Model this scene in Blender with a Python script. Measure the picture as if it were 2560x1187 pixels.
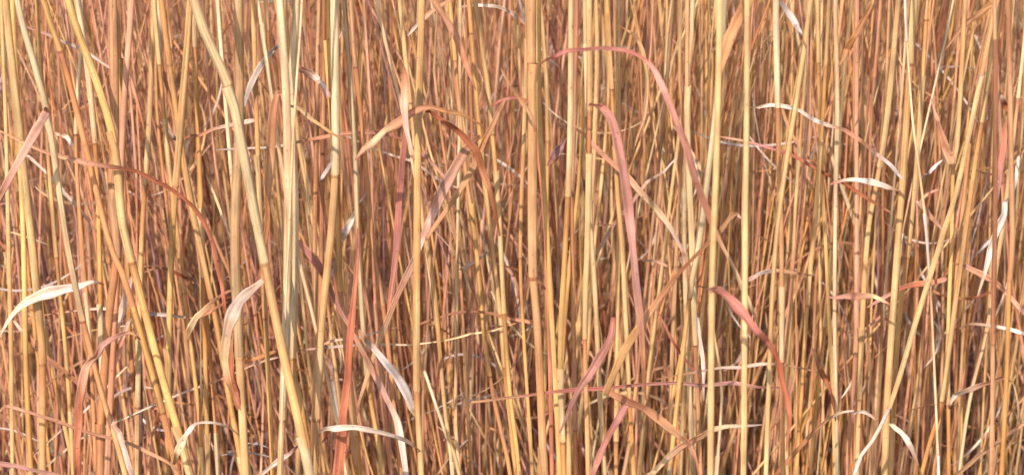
import bpy, math, random
import numpy as np
from mathutils import Vector

R = math.radians
random.seed(11)
rnd = random.Random(11)
for o in list(bpy.data.objects):
    bpy.data.objects.remove(o)
scene = bpy.context.scene
COL = scene.collection

# ------------------------------------------------------------------ camera
CAM_H, PITCH, LENS = 0.75, R(12.0), 90.0
FPX = 2560 * LENS / 36.0
cam = bpy.data.cameras.new('camera'); cam.lens = LENS; cam.sensor_width = 36.0
cam.clip_start = 0.05; cam.clip_end = 2000
cam.dof.use_dof = True; cam.dof.focus_distance = 1.52; cam.dof.aperture_fstop = 19.0
camo = bpy.data.objects.new('camera', cam); COL.objects.link(camo)
camo.location = (0, 0, CAM_H); camo.rotation_euler = (math.pi / 2 - PITCH, 0, 0)
scene.camera = camo

# ------------------------------------------------------------------ sky, sun, exposure
SUN_EL, SUN_AZ = R(33), R(16)          # behind the camera, a little to the left
world = bpy.data.worlds.new('World'); scene.world = world; world.use_nodes = True
wn = world.node_tree.nodes; wl = world.node_tree.links
sky = wn.new('ShaderNodeTexSky'); sky.sky_type = 'NISHITA'; sky.sun_disc = False
sky.sun_elevation = SUN_EL; sky.sun_rotation = math.pi + SUN_AZ
wn['Background'].inputs['Strength'].default_value = 0.14
wl.new(sky.outputs[0], wn['Background'].inputs['Color'])
sd = bpy.data.lights.new('sun', 'SUN'); sd.energy = 3.3; sd.angle = R(0.53); sd.color = (1.0, 0.855, 0.785)
so = bpy.data.objects.new('sun', sd); COL.objects.link(so)
S = Vector((-math.sin(SUN_AZ) * math.cos(SUN_EL), -math.cos(SUN_AZ) * math.cos(SUN_EL), math.sin(SUN_EL)))
so.rotation_euler = (-S).to_track_quat('-Z', 'Y').to_euler(); so.location = S * 20
scene.view_settings.view_transform = 'Standard'
scene.view_settings.look = 'None'
scene.view_settings.gamma = 1.0
scene.view_settings.exposure = 0.68
scene.view_settings.use_curve_mapping = False
scene.cycles.use_denoising = True
scene.cycles.max_bounces = 10
scene.cycles.diffuse_bounces = 7
scene.cycles.transmission_bounces = 6

# ------------------------------------------------------------------ colours (linear base colours)
C = dict(
    gold=(.635, .39, .14), amber=(.60, .355, .165), straw=(.655, .445, .20), pale=(.67, .50, .26), green=(.55, .43, .24), tan=(.53, .305, .155),
    orange=(.58, .30, .13), brown=(.36, .165, .085), pinktan=(.58, .31, .185), pink=(.555, .295, .235), red=(.54, .21, .115),
    white=(.77, .67, .555), grey=(.55, .49, .46), rust=(.31, .10, .045), purple=(.36, .20, .19), cream=(.76, .60, .35), blush=(.68, .43, .33),
    rose=(.49, .22, .18), umber=(.46, .22, .125), clay=(.58, .305, .185), soot=(.12, .085, .08), dark=(.17, .075, .038), node=(.16, .05, .03))
def mixc(a, b, t): return tuple(x + (y - x) * t for x, y in zip(a, b))
def jit(c, s=.12, r=rnd):
    k = 1 + r.uniform(-s, s); h = r.uniform(-s, s) * .5
    return (min(.85, c[0] * k), min(.8, c[1] * k * (1 + h)), min(.75, c[2] * k * (1 + 2 * h)))

# ------------------------------------------------------------------ materials
def plant_material(name, rough, transl, spot, streak, fine=1000):
    m = bpy.data.materials.new(name); m.use_nodes = True
    nt = m.node_tree; n = nt.nodes; l = nt.links; n.clear()
    out = n.new('ShaderNodeOutputMaterial')
    at = n.new('ShaderNodeAttribute'); at.attribute_name = 'Col'
    uv = n.new('ShaderNodeUVMap'); uv.uv_map = 'UVMap'
    oi = n.new('ShaderNodeObjectInfo')
    off = n.new('ShaderNodeVectorMath'); off.operation = 'SCALE'
    cb = n.new('ShaderNodeCombineXYZ'); cb.inputs[0].default_value = 3.7; cb.inputs[1].default_value = 9.1; cb.inputs[2].default_value = 5.3
    l.new(cb.outputs[0], off.inputs[0]); l.new(oi.outputs['Random'], off.inputs['Scale'])
    add = n.new('ShaderNodeVectorMath'); add.operation = 'ADD'
    l.new(uv.outputs[0], add.inputs[0]); l.new(off.outputs[0], add.inputs[1])
    def noise(scale, detail, rough_=.55):
        mp = n.new('ShaderNodeMapping'); mp.inputs['Scale'].default_value = scale
        l.new(add.outputs[0], mp.inputs[0])
        t = n.new('ShaderNodeTexNoise'); t.inputs['Scale'].default_value = 1.0
        t.inputs['Detail'].default_value = detail; t.inputs['Roughness'].default_value = rough_
        l.new(mp.outputs[0], t.inputs['Vector']); return t
    def rng(src, a, b, c, d):
        r = n.new('ShaderNodeMapRange'); r.inputs[1].default_value = a; r.inputs[2].default_value = b
        r.inputs[3].default_value = c; r.inputs[4].default_value = d; l.new(src, r.inputs[0]); return r.outputs[0]
    fib = noise((fine, 9, 1), 3)          # fibres along the length
    mot = noise((160, 45, 1), 4)          # mottling
    big = noise((30, 9, 1), 2)            # slow changes along the stalk
    spk = noise((900, 420, 1), 2)         # dark specks
    k1 = rng(fib.outputs[0], .3, .7, 1 - streak, 1 + streak)
    k2 = rng(mot.outputs[0], .32, .68, .70, 1.18)
    mul = n.new('ShaderNodeMath'); mul.operation = 'MULTIPLY'; l.new(k1, mul.inputs[0]); l.new(k2, mul.inputs[1])
    vm = n.new('ShaderNodeVectorMath'); vm.operation = 'SCALE'
    l.new(at.outputs['Color'], vm.inputs[0]); l.new(mul.outputs[0], vm.inputs['Scale'])
    # redder drift in places; also paints mottled light and shadow into the colour
    mx = n.new('ShaderNodeMix'); mx.data_type = 'RGBA'; mx.blend_type = 'MULTIPLY'
    l.new(rng(big.outputs[0], .42, .68, 0, .95), mx.inputs[0])
    l.new(vm.outputs[0], mx.inputs[6]); mx.inputs[7].default_value = (.86, .66, .56, 1)
    sp = n.new('ShaderNodeMix'); sp.data_type = 'RGBA'; sp.blend_type = 'MULTIPLY'
    l.new(rng(spk.outputs[0], .66, .72, 0, spot), sp.inputs[0])
    l.new(mx.outputs[2], sp.inputs[6]); sp.inputs[7].default_value = (.35, .2, .13, 1)
    p = n.new('ShaderNodeBsdfPrincipled'); p.inputs['Roughness'].default_value = rough
    p.inputs['Specular IOR Level'].default_value = .28
    l.new(sp.outputs[2], p.inputs['Base Color'])
    bp = n.new('ShaderNodeBump'); bp.inputs['Strength'].default_value = .35; bp.inputs['Distance'].default_value = .0005
    l.new(fib.outputs[0], bp.inputs['Height']); l.new(bp.outputs[0], p.inputs['Normal'])
    if transl > 0:
        tr = n.new('ShaderNodeBsdfTranslucent'); l.new(sp.outputs[2], tr.inputs[0])
        ms = n.new('ShaderNodeMixShader'); ms.inputs[0].default_value = transl
        l.new(p.outputs[0], ms.inputs[1]); l.new(tr.outputs[0], ms.inputs[2]); l.new(ms.outputs[0], out.inputs[0])
    else:
        l.new(p.outputs[0], out.inputs[0])
    return m
M_STEM = plant_material('dry_stem', .55, 0, .6, .26, 900)
M_SHEATH = plant_material('dry_sheath', .62, .12, .7, .32, 800)
M_LEAF = plant_material('dry_leaf_blade', .62, .22, .8, .36, 650)
M_FAR = plant_material('dry_thicket', .6, 0, .3, .15)

def ground_material():
    m = bpy.data.materials.new('leaf_mould'); m.use_nodes = True
    nt = m.node_tree; n = nt.nodes; l = nt.links; p = n['Principled BSDF']
    tc = n.new('ShaderNodeTexCoord')
    a = n.new('ShaderNodeTexNoise'); a.inputs['Scale'].default_value = 22; a.inputs['Detail'].default_value = 8
    b = n.new('ShaderNodeTexVoronoi'); b.inputs['Scale'].default_value = 45
    l.new(tc.outputs['Object'], a.inputs[0]); l.new(tc.outputs['Object'], b.inputs[0])
    cr = n.new('ShaderNodeValToRGB'); e = cr.color_ramp.elements
    e[0].position = .3; e[0].color = (.13, .06, .035, 1); e[1].position = .72; e[1].color = (.42, .20, .11, 1)
    l.new(a.outputs[0], cr.inputs[0])
    mx = n.new('ShaderNodeMix'); mx.data_type = 'RGBA'; mx.blend_type = 'MULTIPLY'; mx.inputs[0].default_value = .35
    l.new(cr.outputs[0], mx.inputs[6]); l.new(b.outputs['Color'], mx.inputs[7])
    l.new(mx.outputs[2], p.inputs['Base Color']); p.inputs['Roughness'].default_value = .9
    bp = n.new('ShaderNodeBump'); bp.inputs['Strength'].default_value = .8; bp.inputs['Distance'].default_value = .02
    l.new(b.outputs['Distance'], bp.inputs['Height']); l.new(bp.outputs[0], p.inputs['Normal'])
    return m

# ------------------------------------------------------------------ pixel -> place
CP, SP = math.cos(PITCH), math.sin(PITCH)
def at(x, y, d):
    """the point of the upright plane Y = d that the photograph shows at (x, y)"""
    ux = (x - 1280) / FPX; uy = -(y - 593.5) / FPX
    t = d / (CP + uy * SP)
    return np.array((ux * t, d, CAM_H + t * (-SP + uy * CP)))
def mpp(d): return d / FPX

def spline(P, n):
    """Catmull-Rom through the rows of P, n samples per span"""
    P = np.asarray(P, float)
    if len(P) == 2:
        t = np.linspace(0, 1, n + 1)[:, None]; return P[0] * (1 - t) + P[1] * t
    Q = np.vstack([2 * P[0] - P[1], P, 2 * P[-1] - P[-2]]); out = []
    for i in range(1, len(Q) - 2):
        a, b, c, d = Q[i - 1], Q[i], Q[i + 1], Q[i + 2]
        for t in np.linspace(0, 1, n, endpoint=False):
            out.append(.5 * (2 * b + (c - a) * t + (2 * a - 5 * b + 4 * c - d) * t * t + (3 * b - 3 * c + d - a) * t ** 3))
    out.append(Q[-2]); return np.array(out)

# ------------------------------------------------------------------ mesh helpers
class Buf:
    def __init__(s): s.v = []; s.f = []; s.c = []; s.u = []; s.n = 0
    def add(s, v, f, c, u):
        s.f.append(np.asarray(f, int) + s.n); s.v.append(v); s.c.append(c); s.u.append(u); s.n += len(v)
def to_mesh(name, buf, mat):
    v = np.vstack(buf.v); f = np.vstack(buf.f); c = np.vstack(buf.c); u = np.vstack(buf.u)
    me = bpy.data.meshes.new(name)
    me.vertices.add(len(v)); me.vertices.foreach_set('co', v.astype(np.float32).ravel())
    me.loops.add(f.size); me.loops.foreach_set('vertex_index', f.astype(np.int32).ravel())
    me.polygons.add(len(f)); me.polygons.foreach_set('loop_start', np.arange(0, f.size, 4, dtype=np.int32))
    me.polygons.foreach_set('loop_total', np.full(len(f), 4, dtype=np.int32))
    me.polygons.foreach_set('use_smooth', np.ones(len(f), dtype=bool))
    at_ = me.color_attributes.new('Col', 'FLOAT_COLOR', 'POINT')
    at_.data.foreach_set('color', np.hstack([c, np.ones((len(c), 1))]).astype(np.float32).ravel())
    uvl = me.uv_layers.new(name='UVMap')
    uvl.data.foreach_set('uv', u[f.ravel()].astype(np.float32).ravel())
    me.materials.append(mat); me.update(calc_edges=True); me.validate()
    return me
def link(name, me, parent=None, loc=None):
    o = bpy.data.objects.new(name, me); COL.objects.link(o)
    if parent is not None: o.parent = parent
    if loc is not None: o.location = loc
    return o
def frames(P, ref=(0, -1, 0)):
    T = np.gradient(P, axis=0); T /= np.linalg.norm(T, axis=1)[:, None] + 1e-12
    ref = np.asarray(ref, float)
    N = ref - (T @ ref)[:, None] * T; N /= np.linalg.norm(N, axis=1)[:, None] + 1e-9
    B = np.cross(T, N); return T, N, B
def quads(rows, cols, closed):
    f = []
    for i in range(rows - 1):
        for j in range(cols if closed else cols - 1):
            k = (j + 1) % cols
            f.append((i * cols + j, i * cols + k, (i + 1) * cols + k, (i + 1) * cols + j))
    return f
def tube(buf, P, rad, col, sides=8, ang0=0.):
    """round stem along P; rad and col one row per point"""
    P = np.asarray(P); n = len(P); T, N, B = frames(P)
    a = np.linspace(0, 2 * math.pi, sides, endpoint=False) + ang0
    rad = np.broadcast_to(np.asarray(rad, float), (n,))
    v = P[:, None, :] + rad[:, None, None] * (np.cos(a)[None, :, None] * N[:, None, :] + np.sin(a)[None, :, None] * B[:, None, :])
    L = np.concatenate([[0], np.cumsum(np.linalg.norm(np.diff(P, axis=0), axis=1))])
    w = np.abs(np.linspace(-1, 1, sides, endpoint=False)) * math.pi * rad.mean()
    u = np.stack(np.broadcast_arrays(w[None, :], L[:, None]), -1)
    c = np.broadcast_to(np.asarray(col, float), (n, 3))
    buf.add(v.reshape(-1, 3), quads(n, sides, True), np.repeat(c, sides, 0), u.reshape(-1, 2))
def wrap(buf, P, rad, col, turn, cols=13, over=1.10):
    """rolled leaf sheath: a spiral section whose free edge overlaps itself"""
    P = np.asarray(P); n = len(P); T, N, B = frames(P)
    a = np.linspace(0, R(410), cols) + turn; g = np.linspace(1.0, over, cols)
    rad = np.asarray(rad, float)
    v = P[:, None, :] + (rad[:, None] * g[None, :])[:, :, None] * (np.cos(a)[None, :, None] * N[:, None, :] + np.sin(a)[None, :, None] * B[:, None, :])
    L = np.concatenate([[0], np.cumsum(np.linalg.norm(np.diff(P, axis=0), axis=1))])
    u = np.stack(np.broadcast_arrays((np.linspace(0, 7, cols) * rad.mean())[None, :], L[:, None]), -1)
    buf.add(v.reshape(-1, 3), quads(n, cols, False), np.repeat(np.broadcast_to(np.asarray(col, float), (n, 3)), cols, 0), u.reshape(-1, 2))
def ribbon(buf, P, wid, col, tilt, cup=.25, thick=.00028, cols=7):
    """leaf blade: folded along its midrib, with thickness; wid, col, tilt one per point"""
    P = np.asarray(P); n = len(P); T, N, B = frames(P)
    tilt = np.broadcast_to(np.asarray(tilt, float), (n,)); wid = np.broadcast_to(np.asarray(wid, float), (n,))
    side = np.cos(tilt)[:, None] * B + np.sin(tilt)[:, None] * N
    nor = np.cross(side, T)
    s = np.linspace(-1, 1, cols)
    cup = np.broadcast_to(np.asarray(cup, float), (n,))
    h = (np.abs(s)[None, :] * cup[:, None] + .06 * np.cos(s * 9)[None, :]) * wid[:, None] * .5
    top = P[:, None, :] + (wid[:, None] * .5 * s[None, :])[:, :, None] * side[:, None, :] + h[:, :, None] * nor[:, None, :]
    edge = (1 - .8 * np.abs(s) ** 3)[None, :, None] * thick
    bot = top - nor[:, None, :] * edge
    v = np.concatenate([top, bot[:, ::-1]], 1)
    L = np.concatenate([[0], np.cumsum(np.linalg.norm(np.diff(P, axis=0), axis=1))])
    uu = np.concatenate([s, s[::-1]]) * wid.mean() * .5
    u = np.stack(np.broadcast_arrays(uu[None, :], L[:, None]), -1)
    c = np.broadcast_to(np.asarray(col, float), (n, 3))
    rib = 1 + .10 * np.exp(-(np.concatenate([s, s[::-1]]) / .16) ** 2)
    cc = np.clip(c[:, None, :] * rib[None, :, None], 0, .86)
    buf.add(v.reshape(-1, 3), quads(n, 2 * cols, True), cc.reshape(-1, 3), u.reshape(-1, 2))

def grad(cols, t):
    cols = [np.array(C[c]) if isinstance(c, str) else np.array(c) for c in cols]
    if len(cols) == 1: return np.repeat(cols[0][None], len(t), 0)
    x = np.clip(t, 0, 1) * (len(cols) - 1); i = np.minimum(x.astype(int), len(cols) - 2); f = (x - i)[:, None]
    A = np.array(cols); return A[i] * (1 - f) + A[i + 1] * f

# ------------------------------------------------------------------ the ground
def plane(name, s, z, mat):
    me = bpy.data.meshes.new(name)
    me.from_pydata([(-s, -s, z), (s, -s, z), (s, s, z), (-s, s, z)], [], [(0, 1, 2, 3)]); me.materials.append(mat)
    o = link(name, me); o['kind'] = 'structure'; return o
plane('ground', 900, 0, ground_material())

# ------------------------------------------------------------------ stalks
STALKS = {}
def build_stalk(P, rad, colour, nodes, label, group, sh_col, sides=10, leaf=None, shlen=None, r_=rnd, shf=1.15, auto=(), ndark=.62):
    """P runs from the ground up (rows of places, spaced evenly); nodes = indices into P"""
    root = bpy.data.objects.new('grass_stalk', None); COL.objects.link(root)
    base = P[0].copy(); root.location = base; root.empty_display_size = .02
    root['label'] = label; root['category'] = 'stalk'; root['group'] = group
    Q = P - base; n = len(Q)
    col = np.repeat(np.array(colour)[None], n, 0)
    isn = np.zeros(n)
    for k in nodes:                                   # reddish just under a node
        for j in range(max(0, k - 3), k + 1):
            col[j] = np.array(mixc(col[j], C['rust'], .45 * (1 - (k - j) / 4)))
    b = Buf(); tube(b, Q, rad, np.clip(col, 0, .85), sides); link('stem', to_mesh('stem', b, M_STEM), root)
    nodes = sorted(nodes)
    for i, k in enumerate(nodes):
        if k < 1 or k > n - 3: continue
        d = Q[k + 1] - Q[k]; d /= np.linalg.norm(d); r = rad[k]
        pts = np.array([Q[k] + d * h * r for h in (-.75, -.42, -.1, .22, .6)])
        b = Buf(); tube(b, pts, np.array([.99, 1.09, 1.15, 1.11, .99]) * r,
                        np.array([mixc(colour, C['node'], x) for x in (.3 * ndark, .8 * ndark, ndark, .75 * ndark, .3 * ndark)]), sides)
        link('node', to_mesh('node', b, M_STEM), root)
        nxt = nodes[i + 1] if i + 1 < len(nodes) else n - 1
        ln = .3 if k in auto else shlen if shlen else r_.uniform(.55, 1.0)
        e = min(n - 1, k + max(4, int((nxt - k) * ln)))
        seg = Q[k:e + 1]; m = len(seg)
        if m < 4: continue
        seg = seg.copy(); seg[0] += d * .35 * r
        t = np.linspace(0, 1, m)
        f = shf * np.minimum(1, .86 + t * m / 4 * .14) * (1 - .10 * t); f[0] = 1.12
        if r_.random() < .6: f[-1] *= r_.uniform(1.15, 1.5); f[-2] *= 1.08
        seg[-1] += np.array((r_.uniform(-1, 1), r_.uniform(-1, .5), 0)) * rad[e] * .6
        cs = np.array([mixc(sh_col, mixc(sh_col, C['orange'], .35), max(0, 1 - x * 7)) for x in t])
        b = Buf(); wrap(b, seg, rad[k:e + 1] * f, cs, r_.uniform(0, 6.28)); link('sheath', to_mesh('sheath', b, M_SHEATH), root)
    return root

GA = 'tall straw stalks standing at the front of the thicket'
def K(key, label, d, w, colour, pts, nodes=(), sh='pale', top=None, shlen=None, wob=.0007, shf=None):
    """a stalk at the front: pts and node heights as the photograph shows them, d metres away"""
    pts = sorted(pts, key=lambda p: p[1])
    W = [at(x, y, d) for x, y in pts]
    # carry on to the ground and up out of the frame in the direction it has there
    a, b = W[-2], W[-1]; s = max(-.32, min(.32, (b[0] - a[0]) / (b[2] - a[2])))
    low = []
    for z in (b[2] * .5, -.01):
        low.append(np.array((b[0] + s * .8 * (z - b[2]), d + .01 * (b[2] - z), z)))
    a, b2 = W[1], W[0]; s2 = max(-.3, min(.3, (b2[0] - a[0]) / (b2[2] - a[2])))
    zt = min(top or 9, rnd.uniform(.74, .88))
    up = [np.array((b2[0] + s2 * .7 * (z - b2[2]), d + rnd.uniform(0, .03) * (z - b2[2]), z)) for z in (zt, (zt + b2[2]) / 2) if z > b2[2] + .03]
    ctl = low[::-1] + W[::-1] + up[::-1]
    P = spline(ctl, 12)
    L = np.concatenate([[0], np.cumsum(np.linalg.norm(np.diff(P, axis=0), axis=1))])
    t = np.arange(0, L[-1], .011); P = np.stack([np.interp(t, L, P[:, i]) for i in range(3)], 1)
    ph = rnd.uniform(0, 6); P[:, 0] += wob * np.sin(P[:, 2] * 14 + ph) * .5; P[:, 1] += wob * 2 * np.sin(P[:, 2] * 9 + ph)
    idx = []
    for y in nodes:
        q = at(1280, y, d)[2]; idx.append(int(np.argmin(np.abs(P[:, 2] - q))))
    idx = sorted(idx); step = int(.15 / .011); given = set(idx)
    lo = idx[0] if idx else rnd.randint(step // 2, step) + int(W[-1][2] / .011 * .2)
    if not idx: idx = [lo] if P[lo][2] < W[-1][2] else []
    k = (idx[0] if idx else 20) - step
    while k > 4: idx.append(k); k -= step
    k = max(idx + [0]) ; zf = W[0][2]
    k = max(k + step, int(np.argmin(np.abs(P[:, 2] - zf))) + 5)
    while k < len(P) - 8: idx.append(k); k += step
    n = len(P); rad = w * .46 * mpp(d) * np.interp(P[:, 2], [0, .5, 1.2], [1.08, 1.0, .6])
    rad = rad / 1.12 if shf is None else rad * .93
    shf = 1.13 if shf is None else 1 + (shf - 1) * .72
    c = jit(C[colour], .06)
    o = build_stalk(P, rad, c, idx, label, GA, jit(C[sh], .06), shlen=shlen, shf=shf, auto=set(idx) - given)
    STALKS[key] = o; return o

#K_DATA
K('a1', 'slim bright stalk hugging the left edge of the picture', 1.50, 13, 'straw', [(3, 0), (14, 300), (20, 600), (27, 900), (32, 1187)])
K('a2', 'yellow stalk second from the left edge, node low down near the ground', 1.46, 22, 'straw', [(13, 0), (50, 354), (80, 600), (100, 800), (108, 910), (108, 1187)], [910], 'straw')
K('a3', 'straight yellow stalk crowded between two others at the far left', 1.53, 17, 'gold', [(30, 0), (45, 300), (60, 600), (66, 900), (78, 1187)], [], 'straw')
K('a4', 'kinked stalk with the pink rolled leaf, grey-green sheath and dark joint', 1.42, 18, 'orange', [(43, 0), (80, 140), (117, 283), (143, 450), (165, 600), (188, 720), (209, 815), (258, 1000), (313, 1187)], [815, 285], 'green', shlen=1.0)
K('a5', 'slanting orange stalk with a dark joint near the top left', 1.45, 19, 'orange', [(108, 0), (157, 147), (215, 370), (273, 600), (313, 700), (384, 940), (445, 1187)], [147, 1010], 'gold', shlen=.3)
K('a6', 'golden stalk leaning down to the right into the left bundle', 1.43, 24, 'gold', [(170, 0), (237, 192), (283, 350), (305, 560), (330, 660), (404, 940), (475, 1187)], [640], 'straw', shlen=.4)
K('a7', 'upright thick stalk with two close dark joints in the left bundle', 1.45, 25, 'orange', [(283, 0), (288, 323), (281, 485), (291, 635), (273, 790), (253, 1020), (248, 1187)], [485, 635], 'tan')
K('a8', 'pinkish tan stalk standing right against the thick double-jointed one', 1.50, 20, 'pinktan', [(328, 0), (308, 283), (298, 600), (283, 900), (270, 1187)], [], 'amber')
K('a9', 'stalk with pale sheath ending at a joint, above a thin orange stem', 1.55, 13, 'orange', [(202, 0), (205, 100), (190, 338), (203, 600), (222, 840), (240, 1187)], [338], 'cream', shlen=.62)
K('a10', 'stalk with a plump pale club-shaped sheath between orange stalks at left', 1.52, 14, 'gold', [(195, 0), (217, 160), (238, 375), (248, 600), (255, 900), (262, 1187)], [375], 'cream', shlen=.8, shf=1.5)
K('a11', 'pale straight stalk right of the left bundle', 1.56, 16, 'straw', [(384, 0), (374, 303), (354, 600), (345, 900), (340, 1187)], [470], 'pale')
K('a12', 'thin orange stalk hanging below a short cream sheath at the top left', 1.58, 11, 'orange', [(399, 0), (402, 162), (420, 222), (478, 485), (498, 600), (525, 900), (545, 1187)], [162], 'cream', shf=1.5)
K('a13', 'stalk leaning left with its joint level with the rust leaf', 1.50, 19, 'gold', [(475, 0), (455, 253), (437, 478), (430, 600), (424, 800), (420, 1187)], [478], 'straw', shlen=1.0)
K('a14', 'stalk with a dark joint high up, left of the long slanting stalk', 1.54, 15, 'gold', [(487, 0), (488, 137), (498, 404), (505, 600), (512, 900), (520, 1187)], [137], 'pale')
K('a15', 'long greenish stalk slanting from top left down to bottom centre', 1.36, 28, 'straw', [(485, 0), (572, 218), (612, 400), (648, 590), (706, 880), (772, 1187)], [218, 640], 'green', shlen=1.0)
K('a16', 'broad grey-green stalk rising behind the long slanting one', 1.43, 26, 'straw', [(597, 0), (599, 300), (588, 590), (598, 890), (612, 1187)], [890], 'green', shlen=1.0)
K('a17', 'bright narrow stalk just left of the long slanting stalk', 1.50, 12, 'cream', [(545, 0), (560, 200), (575, 400), (592, 600), (603, 850), (610, 1187)])
K('a18', 'amber stalk slanting right in the lower left, under the white curled leaf', 1.50, 17, 'gold', [(455, 380), (493, 587), (536, 790), (571, 990), (607, 1187)], [760], 'straw', top=.72)
K('a19', 'slim stalk rising beside the white leaf at the lower left', 1.55, 13, 'gold', [(105, 200), (137, 587), (167, 910), (182, 1187)], [660], 'straw')
K('a20', 'short-jointed golden stalk low at the left behind the orange leaf', 1.56, 14, 'gold', [(95, 700), (118, 850), (152, 1017), (187, 1187)], [930], 'straw', top=.7)
K('a21', 'stubby orange stalk standing low behind the slanting left bundle', 1.57, 14, 'orange', [(318, 700), (324, 855), (337, 1020), (349, 1187)], [895], 'gold', top=.6)
K('a22', 'fine golden stalk through the middle of the left half, lower part', 1.55, 13, 'gold', [(420, 400), (450, 640), (470, 800), (495, 1000), (510, 1187)], [720], 'straw')
K('b1', 'pale broad stalk of the bright pair left of centre, left one', 1.38, 19, 'straw', [(700, 0), (716, 250), (719, 600), (712, 880), (706, 1027), (700, 1187)], [1027], 'cream', shlen=1.0, shf=1.45)
K('b2', 'pale broad stalk of the bright pair left of centre, right one', 1.40, 18, 'gold', [(742, 0), (727, 240), (735, 455), (736, 600), (733, 910), (745, 970), (780, 1187)], [910], 'cream', shlen=1.0, shf=1.4)
K('b3', 'thin pale straw leaning against the bright pair left of centre', 1.37, 8, 'cream', [(756, 0), (743, 200), (731, 394), (722, 600), (712, 800)], top=.9)
K('b4', 'dull tan slim stalk between the bright pair and the thick pale stalk', 1.56, 13, 'tan', [(800, 0), (797, 60), (792, 354), (787, 600), (788, 800), (780, 1187)], [800], 'tan')
K('b5', 'thick pale yellow stalk with a joint and brown shaded left twin', 1.42, 24, 'straw', [(835, 0), (837, 253), (837, 420), (825, 600), (802, 840), (787, 1187)], [420], 'cream', shlen=1.0)
K('b6', 'brown stalk tucked behind the thick pale yellow stalk', 1.46, 16, 'tan', [(818, 0), (828, 250), (838, 440), (847, 600), (851, 715), (866, 870), (890, 1187)], [715], 'gold', shlen=.8)
K('b7', 'stalk turning pale grey halfway down, left of the vivid red leaf', 1.44, 14, 'gold', [(860, 0), (878, 228), (888, 379), (896, 600), (908, 800), (921, 960), (958, 1187)], [960], 'green', shlen=.95)
K('b8', 'amber stalk slanting to the right beside the pale grey one', 1.47, 14, 'orange', [(878, 0), (888, 147), (908, 329), (933, 600), (964, 815), (980, 980), (1000, 1187)], [147], 'tan', shlen=.9)
K('b9', 'bright thin yellow straw slanting down to the arched leaf', 1.52, 11, 'cream', [(943, 0), (989, 202), (1014, 313), (1040, 455), (1062, 600), (1100, 900)], [], 'cream')
K('b10', 'single straight yellow stalk under the top of the arched leaf', 1.40, 19, 'straw', [(1054, 0), (1045, 283), (1042, 600), (1043, 961), (1055, 1187)], [961], 'straw', shlen=1.0, shf=1.25)
K('b11', 'yellow stalk leaning right, upper middle beside the brown drooping leaf', 1.50, 14, 'gold', [(1186, 0), (1216, 202), (1241, 455), (1251, 600), (1262, 797), (1278, 1000), (1300, 1187)], [797, 330], 'straw', shlen=.8)
K('b12', 'slim orange stalk passing behind the brown drooping leaf tip', 1.54, 14, 'gold', [(1195, 300), (1226, 587), (1250, 789), (1264, 940), (1290, 1187)], [935], 'straw')
K('b13', 'thin stalk meeting others at a dark knot below centre', 1.52, 13, 'straw', [(1050, 500), (1065, 602), (1087, 739), (1118, 1060), (1150, 1187)], [925], 'straw')
K('b14', 'orange slim stalk with a low joint, below centre right', 1.53, 13, 'orange', [(1160, 380), (1188, 587), (1221, 915), (1262, 1118), (1275, 1187)], [920], 'gold')
K('b15', 'very thin pale upright straw below centre', 1.56, 10, 'cream', [(1146, 400), (1142, 690), (1140, 900), (1141, 1067), (1150, 1187)], [890], 'cream')
K('b16', 'bright yellow thin stalk crossing diagonally under the pink leaf', 1.45, 11, 'cream', [(720, 520), (741, 622), (792, 825), (842, 1042), (867, 1187)], [825], 'cream', top=.62)
K('b17', 'golden stalk at the foot of the bright pair, left of it', 1.48, 15, 'gold', [(650, 500), (660, 739), (670, 940), (680, 1187)], [780], 'straw')
K('b18', 'amber stalk rising at the bottom just right of the vivid red leaf', 1.50, 14, 'gold', [(862, 800), (878, 966), (903, 1187)], [1080], 'straw', top=.55)
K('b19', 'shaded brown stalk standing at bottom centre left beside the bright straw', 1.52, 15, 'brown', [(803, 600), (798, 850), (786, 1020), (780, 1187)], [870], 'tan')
K('c1', 'thick orange-tan stalk with a brown joint near the top, centre right', 1.40, 25, 'amber', [(1326, 0), (1327, 170), (1330, 354), (1331, 600), (1333, 690), (1346, 840), (1361, 1187)], [170, 690], 'amber', shlen=1.0, shf=1.25)
K('c2', 'golden stalk pressed against the right side of the thick orange-tan one', 1.42, 17, 'gold', [(1348, 0), (1349, 283), (1366, 560), (1378, 800), (1398, 1187)], [], 'straw')
K('c3', 'pale yellow stalk with a flared joint below its sheath, right of centre', 1.41, 17, 'gold', [(1427, 0), (1424, 303), (1419, 470), (1412, 620), (1401, 890), (1411, 1187)], [470], 'pale', shlen=1.0)
K('c4', 'orange stalk beside the pale yellow one, same joint height', 1.47, 14, 'orange', [(1442, 0), (1436, 300), (1431, 480), (1433, 700), (1438, 1187)], [480], 'pinktan')
K('c5', 'tan stalk with a joint where the pink drooping leaf begins', 1.30, 14, 'orange', [(1472, 0), (1475, 260), (1470, 600), (1464, 837), (1470, 1187)], [837, 262], 'straw', shlen=.9, shf=1.4)
K('c6', 'yellow stalk crossed by the drooping pink leaf, ending in a swollen sheath', 1.52, 14, 'straw', [(1543, 0), (1545, 303), (1548, 526), (1546, 700), (1540, 1187)], [526], 'straw', shf=1.25)
K('c7', 'pale stalk right of the short pink-red leaf, lower right of centre', 1.50, 16, 'pale', [(1475, 500), (1478, 587), (1487, 739), (1498, 990), (1510, 1187)], [], 'cream')
K('c8', 'slim golden stalk with a joint bearing a mauve leaf, bottom right of centre', 1.45, 13, 'gold', [(1545, 480), (1555, 602), (1573, 1002), (1583, 1187)], [1002], 'straw', shf=1.2)
K('c9', 'tan stalk with a pale lower sheath behind the long pink arched leaf', 1.46, 13, 'tan', [(1720, 0), (1720, 329), (1730, 600), (1737, 850), (1750, 1187)], [850], 'pale', shlen=.62, shf=1.6)
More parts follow.
